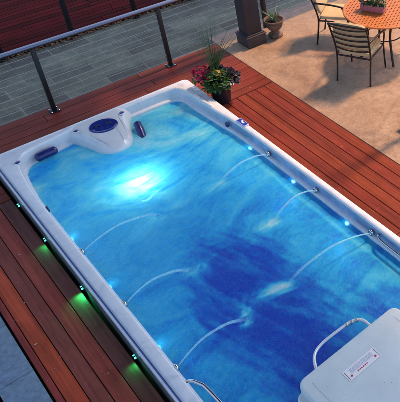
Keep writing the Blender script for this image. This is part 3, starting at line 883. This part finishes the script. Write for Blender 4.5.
# ================================================================== COLUMNS
def column(x, y, lab_):
    c = empty('porch_column', (x, y, 0), label=lab_, cat='column', group='dark square porch columns')
    lbm('shaft', COLM, c, (-.115, .115, -.115, .115, .187, 2.75), bev=.006)
    lbm('base', COLM, c, (-.150, .150, -.150, .150, 0.0, .150), bev=.008)
    bm = bmesh.new(); box(bm, -.160, .160, -.160, .160, .1505, .170, bev=.006); box(bm, -.135, .135, -.135, .135, .1705, .1865, bev=.004)
    auto(bm_obj('base_trim', bm, COLM, c))
    lbm('capital', COLM, c, (-.165, .165, -.165, .165, 2.751, 2.9), bev=.01)
column(3.545, .50, 'dark brown square column with boxed base beside potted aloe')
pst = empty('porch_post', (3.765, -2.69, 0), label='dark boxed post base cut off by the right edge of the photo', cat='post')
lbm('base', COLM, pst, (-.150, .150, -.150, .150, 0.0, .150), bev=.008)
lbm('base_trim', COLM, pst, (-.10, .10, -.10, .10, .1505, .17), bev=.006)
lbm('shaft', COLM, pst, (-.04, .04, -.04, .04, .1705, 2.5), bev=.006)

# ================================================================== PLANTS
def leafmat(name, a, b_, rough=.5):
    m, n, bs = newmat(name); v = mapping(n)
    nz = noise_node(n, 25, 3, .6, 0, v); c = ramp(n, nz.outputs[0], [(.35, a), (.65, b_)])
    n.links.new(c.outputs[0], bs.inputs['Base Color']); bs.inputs['Roughness'].default_value = rough
    return m
GREEN = leafmat('green_leaf', (.02, .065, .015), (.07, .16, .035)); ALOE = leafmat('aloe_leaf', (.14, .20, .11), (.28, .34, .20))
PURP = leafmat('purple_black_leaf', (.007, .006, .013), (.022, .014, .03)); REDF = leafmat('crimson_petal', (.36, .008, .05), (.55, .02, .09))
YEL = leafmat('yellow_petal', (.42, .24, .02), (.6, .38, .04)); WHI = leafmat('white_petal', (.6, .62, .55), (.75, .76, .7)); SPK = leafmat('spike_leaf', (.05, .10, .035), (.14, .20, .07))
def leaf(bm, p, d, L, wd, up=Vector((0, 0, 1)), curl=.3):
    d = d.normalized(); s = d.cross(up)
    s = s.normalized() if s.length > .01 else Vector((1, 0, 0)); nn = s.cross(d)
    prof = [(0, .15), (.25, .8), (.55, 1), (.8, .6), (1, .05)]
    prev = None
    for t, w_ in prof:
        c = p + d * L * t - nn * curl * L * t * t * 0 - Vector((0, 0, 1)) * curl * L * t * t
        a = bm.verts.new(c - s * wd * w_ * .5 + nn * wd * .12 * w_); m_ = bm.verts.new(c); b_ = bm.verts.new(c + s * wd * w_ * .5 + nn * wd * .12 * w_)
        if prev: bm.faces.new((prev[0], prev[1], m_, a)); bm.faces.new((prev[1], prev[2], b_, m_))
        prev = (a, m_, b_)
def rdir(rnd, zmin=-.2, zmax=1):
    a = rnd.uniform(0, 2 * PI); z = rnd.uniform(zmin, zmax); r = math.sqrt(max(0, 1 - z * z)); return Vector((r * math.cos(a), r * math.sin(a), z))
def blob(parent, name, mat, c, rad, n, L, wd, rnd, zmin=-.2):
    bm = bmesh.new()
    for _ in range(n):
        d = rdir(rnd, zmin); rr = rad * rnd.uniform(.35, 1) ** .6; p = Vector(c) + Vector((d.x * rr, d.y * rr, d.z * rr * .75))
        leaf(bm, p, (d + rdir(rnd, -.5) * .9), L * rnd.uniform(.7, 1.2), wd * rnd.uniform(.7, 1.2), curl=rnd.uniform(.0, .5))
    return bm_obj(name, bm, mat, parent, recalc=False)
def flowers(parent, name, mat, c, rad, n, size, rnd, petals=6, zs=.7):
    for _ in range(n):
        bm = bmesh.new()
        d = rdir(rnd, .0); p = Vector(c) + Vector((d.x, d.y, d.z * zs)) * rad * rnd.uniform(.55, 1.05)
        t1 = d.orthogonal().normalized(); t2 = d.cross(t1)
        for k in range(petals):
            a = 2 * PI * k / petals + rnd.random() * .3; dd = t1 * math.cos(a) + t2 * math.sin(a) + d * .45
            leaf(bm, p, dd, size * rnd.uniform(.8, 1.1), size * .7, up=d, curl=.1)
        r = bmesh.ops.create_icosphere(bm, subdivisions=1, radius=size * .3)
        for v in r['verts']: v.co += p + d * size * .15
        bm_obj(name, bm, mat, parent, recalc=False)
rnd = random.Random(3)
fx, fy = 2.45, -.52
fp = empty('flower_planter', (fx, fy, 0), label='tall dark pot of mixed red, yellow and purple flowers with spiky grass', cat='planter')
bm = bmesh.new(); lathe(bm, [(.10, 0), (.105, .01), (.135, .26), (.150, .27), (.152, .295), (.140, .297), (.132, .28), (.128, .26)], 28, capt=False)
bm_obj('pot', bm, simple('dark_glazed_pot', (.018, .020, .03), .35, 0, .3, 12, .1, 60), fp, smooth=True)
bm = bmesh.new(); lathe(bm, [(.001, .262), (.13, .265)], 20, capb=False, capt=False); bm_obj('soil', bm, SOIL, fp)
blob(fp, 'foliage', GREEN, (-.06, -.07, .34), .17, 620, .052, .030, rnd, -.5)
blob(fp, 'foliage', PURP, (.10, -.08, .34), .115, 260, .056, .040, rnd, -.6)
blob(fp, 'foliage', PURP, (.03, .08, .36), .11, 110, .06, .05, rnd)
flowers(fp, 'flower', REDF, (-.15, .12, .40), .125, 52, .031, rnd)
flowers(fp, 'flower', REDF, (-.20, .0, .36), .07, 8, .028, rnd)
blob(fp, 'foliage', GREEN, (-.15, .11, .36), .11, 160, .045, .026, rnd)
flowers(fp, 'flower', YEL, (-.03, -.03, .42), .085, 16, .026, rnd)
flowers(fp, 'flower', WHI, (.0, -.19, .32), .07, 14, .022, rnd)
bm = bmesh.new()
for k in range(44):
    a = rnd.uniform(0, 2 * PI); sp_ = rnd.uniform(.03, .42); L_ = rnd.uniform(.38, .82); P = []
    for i in range(7):
        t = i / 6; P.append(Vector((.0 + math.cos(a) * sp_ * t ** 1.6 * L_ * 1.3, .06 + math.sin(a) * sp_ * t ** 1.6 * L_ * 1.3, .29 + L_ * t * (1 - .25 * sp_ * t))))
    tube(bm, P, lambda t: .0105 * (1 - t) ** .7 + .001, 4, flat=.4)
bm_obj('spike_grass', bm, SPK, fp)

ap = empty('aloe_pot', (3.90, .43, 0), label='footed grey brown urn with pale aloe beside dark column', cat='potted plant')
URN = simple('weathered_urn', (.17, .105, .075), .75, 0, .3, 18, .5, 80)
bm = bmesh.new(); lathe(bm, [(.10, 0), (.115, .005), (.115, .04), (.085, .055), (.055, .085), (.055, .10), (.09, .125), (.125, .17), (.135, .21), (.128, .235), (.150, .255), (.162, .262), (.162, .288), (.150, .290), (.138, .275), (.13, .255)], 32, capt=False)
bm_obj('urn', bm, URN, ap, smooth=True)
bm = bmesh.new(); lathe(bm, [(.001, .262), (.135, .262)], 20, capb=False, capt=False); bm_obj('soil', bm, SOIL, ap)
bm = bmesh.new()
for k in range(17):
    a = k * 2.4 + rnd.uniform(-.2, .2); L_ = rnd.uniform(.16, .27); lean = .25 + .035 * k + rnd.uniform(-.05, .1); P = []
    for i in range(7):
        t = i / 6; P.append(Vector((math.cos(a) * (.012 + lean * L_ * t ** 1.2), math.sin(a) * (.012 + lean * L_ * t ** 1.2), .26 + L_ * t * (1 - .4 * lean * t))))
    tube(bm, P, lambda t: .017 * (1 - t) ** .8 + .0012, 6, flat=.45)
bm_obj('aloe', bm, ALOE, ap, smooth=True)
ap.scale = (.9, .9, .95)

# ================================================================== TABLE
TX, TY, TR = 4.66, -1.13, .555
TOPM = simple('terracotta_cast_top', (.50, .165, .045), .5, .1, .12, 20, .15, 100)
tb = empty('patio_table', (TX, TY, 0), label='round orange lattice-top patio table on dark metal legs', cat='table')
bm = bmesh.new(); pitch = .046; bar = .009; rot = R(33)
nn_ = 14; zt, zb = .728, .716
def inside(px, py): return math.hypot(px, py) < TR - .045
for i in range(-nn_, nn_ + 1):
    for j in range(-nn_, nn_ + 1):
        cx2, cy2 = i * pitch, j * pitch
        if math.hypot(cx2, cy2) > TR - .03: continue
        o_ = [(-1, -1), (1, -1), (1, 1), (-1, 1)]
        def pt(u, v, z):
            px, py = cx2 + u, cy2 + v; rr3 = math.hypot(px, py); lim = TR - .012
            if rr3 > lim: px, py = px * lim / rr3, py * lim / rr3
            return (px * math.cos(rot) - py * math.sin(rot), px * math.sin(rot) + py * math.cos(rot), z)
        h_ = pitch / 2; r_ = h_ - bar
        O = [bm.verts.new(pt(a * h_, b_ * h_, zt)) for a, b_ in o_]
        I = [bm.verts.new(pt(a * r_ * .72, b_ * r_ * .72, zt)) for a, b_ in ((0, -1.3), (1.3, 0), (0, 1.3), (-1.3, 0))]
        Ib = [bm.verts.new((v.co.x, v.co.y, zb)) for v in I]; Ob = [bm.verts.new((v.co.x, v.co.y, zb)) for v in O]
        for k in range(4):
            k2 = (k + 1) % 4
            bm.faces.new((O[k], O[k2], I[k])); bm.faces.new((O[k2], I[k2], I[k]))
            bm.faces.new((Ob[k2], Ob[k], Ib[k])); bm.faces.new((Ib[k2], Ob[k2], Ib[k]))
            bm.faces.new((I[k], I[k2], Ib[k2], Ib[k]))
bm_obj('tabletop', bm, TOPM, tb, recalc=False)
bm = bmesh.new(); rings = []
for (r, z) in ((TR - .035, .713), (TR, .712), (TR + .006, .722), (TR, .733), (TR - .03, .735), (TR - .035, .730)):
    rings.append([bm.verts.new((r * math.cos(2 * PI * k / 72), r * math.sin(2 * PI * k / 72), z)) for k in range(72)])
for a, b_ in zip(rings, rings[1:] + rings[:1]):
    for k in range(72): bm.faces.new((a[k], a[(k + 1) % 72], b_[(k + 1) % 72], b_[k]))
bm_obj('table_edge', bm, TOPM, tb, smooth=True)
for k in range(4):
    a = R(65 + 90 * k); ca_, sa_ = math.cos(a), math.sin(a)
    bm = bmesh.new(); tube(bm, catmull([(r * ca_, r * sa_, z) for r, z in ((.36, .016), (.35, .05), (.27, .25), (.24, .42), (.30, .6), (.40, .70))], 6), .017, 8)
    bm_obj('leg', bm, CHAIRM, tb, smooth=True)
bm = bmesh.new(); tube(bm, [(.245 * math.cos(2 * PI * k / 32), .245 * math.sin(2 * PI * k / 32), .36) for k in range(33)], .009, 6, cap=False); bm_obj('leg_ring', bm, CHAIRM, tb, smooth=True)

tr_ = empty('table_planter', (4.52, -1.07, .737), R(-62), label='small mauve trough of green herbs on the lattice table', cat='planter')
bm = bmesh.new()
for x0_, x1_, y0_, y1_, z0_, z1_ in ((-.16, .16, -.055, .055, 0, .012), (-.165, .165, -.06, -.048, .0125, .095), (-.165, .165, .048, .06, .0125, .095), (-.165, -.153, -.0475, .0475, .0125, .095), (.153, .165, -.0475, .0475, .0125, .095)):
    box(bm, x0_, x1_, y0_, y1_, z0_, z1_, bev=.003)
auto(bm_obj('trough', bm, simple('mauve_ceramic', (.36, .13, .17), .5, 0, .15, 20), tr_))
bm = bmesh.new(); box(bm, -.152, .152, -.047, .047, .0125, .075); bm_obj('soil', bm, SOIL, tr_)
HERB = leafmat('herb_leaf', (.02, .05, .02), (.07, .13, .04))
for cx2 in (-.1, 0, .1): blob(tr_, 'herb', HERB, (cx2, 0, .12), .075, 130, .045, .022, rnd)

# ================================================================== CHAIRS
def chair(x, y, rz, lab_):
    t = empty('patio_chair', (x, y, 0), rz, label=lab_, cat='chair', group='metal patio chairs round the table')
    def tb_(name, pts, r, flat=None, par=t, seg=8):
        bm = bmesh.new(); tube(bm, catmull(pts, 6), r, seg, flat=flat); return bm_obj(name, bm, CHAIRM, par, smooth=True)
    for s in (-1, 1):
        tb_('rear_leg', [(s * .235, -.275, 0), (s * .232, -.245, .2), (s * .235, -.225, .40), (s * .240, -.25, .55), (s * .250, -.31, .75), (s * .252, -.375, .905)], .0125)
        tb_('front_leg', [(s * .25, .245, 0), (s * .245, .225, .2), (s * .25, .20, .40), (s * .275, .17, .56), (s * .285, .13, .625)], .0125)
        tb_('armrest', [(s * .248, -.285, .66), (s * .275, -.18, .672), (s * .290, .0, .665), (s * .288, .13, .64), (s * .285, .19, .615)], .014, None)
        tb_('seat_side_rail', [(s * .235, -.22, .385), (s * .245, .0, .39), (s * .248, .205, .385)], .011)
    for y_, z_ in ((-.225, .375), (.205, .385)):
        tb_('seat_cross_rail', [(-.235, y_, z_), (0, y_ + .0, z_), (.235, y_, z_)], .012)
    for k, (z_, yb) in enumerate(((.50, -.245), (.59, -.272), (.68, -.30), (.77, -.335), (.86, -.365))):
        tb_('back_slat', [(-.242, yb + .01, z_), (-.13, yb - .022, z_ - .004), (0, yb - .032, z_ - .006), (.13, yb - .022, z_ - .004), (.242, yb + .01, z_)], .0125, .55)
    tb_('top_rail', [(-.252, -.372, .900), (-.15, -.40, .912), (0, -.412, .916), (.15, -.40, .912), (.252, -.372, .900)], .0135)
    def cushion(name, sx, sy, sz, M):
        bm = bmesh.new(); nx_, ny_ = 8, 8
        bmesh.ops.create_cube(bm, size=1); bmesh.ops.subdivide_edges(bm, edges=bm.edges[:], cuts=5, use_grid_fill=True)
        for v in bm.verts:
            u, w_, h_ = v.co.x * 2, v.co.y * 2, v.co.z * 2
            e_ = max(abs(u), abs(w_)); puff = 1 - .35 * e_ ** 4
            k_ = 1 - .04 * (abs(u) * abs(w_)) ** 3
            v.co = Vector((u * sx * k_, w_ * sy * k_, h_ * sz * puff + .004 * mn.noise(Vector((u * 2, w_ * 2, h_)))))
            v.co = M @ v.co
        o = bm_obj(name, bm, CUSH, t, smooth=True); subd(o, 1); return o
    cushion('seat_cushion', .228, .225, .038, Matrix.Translation((0, .0, .432)))
    cushion('back_cushion', .225, .225, .033, Matrix.Translation((0, -.262, .695)) @ Matrix.Rotation(R(90 + 15.5), 4, 'X'))
    return t
# facing directions: local +Y is the front
def face(dx, dy): return math.atan2(dy, dx) - PI / 2
chair(4.115, -1.25, face(.89, .45), 'metal patio chair seen from behind, slatted back with beige cushion')
chair(4.53, -.27, face(.62, -.78), 'metal patio chair with beige cushions, partly cut off by the top edge')
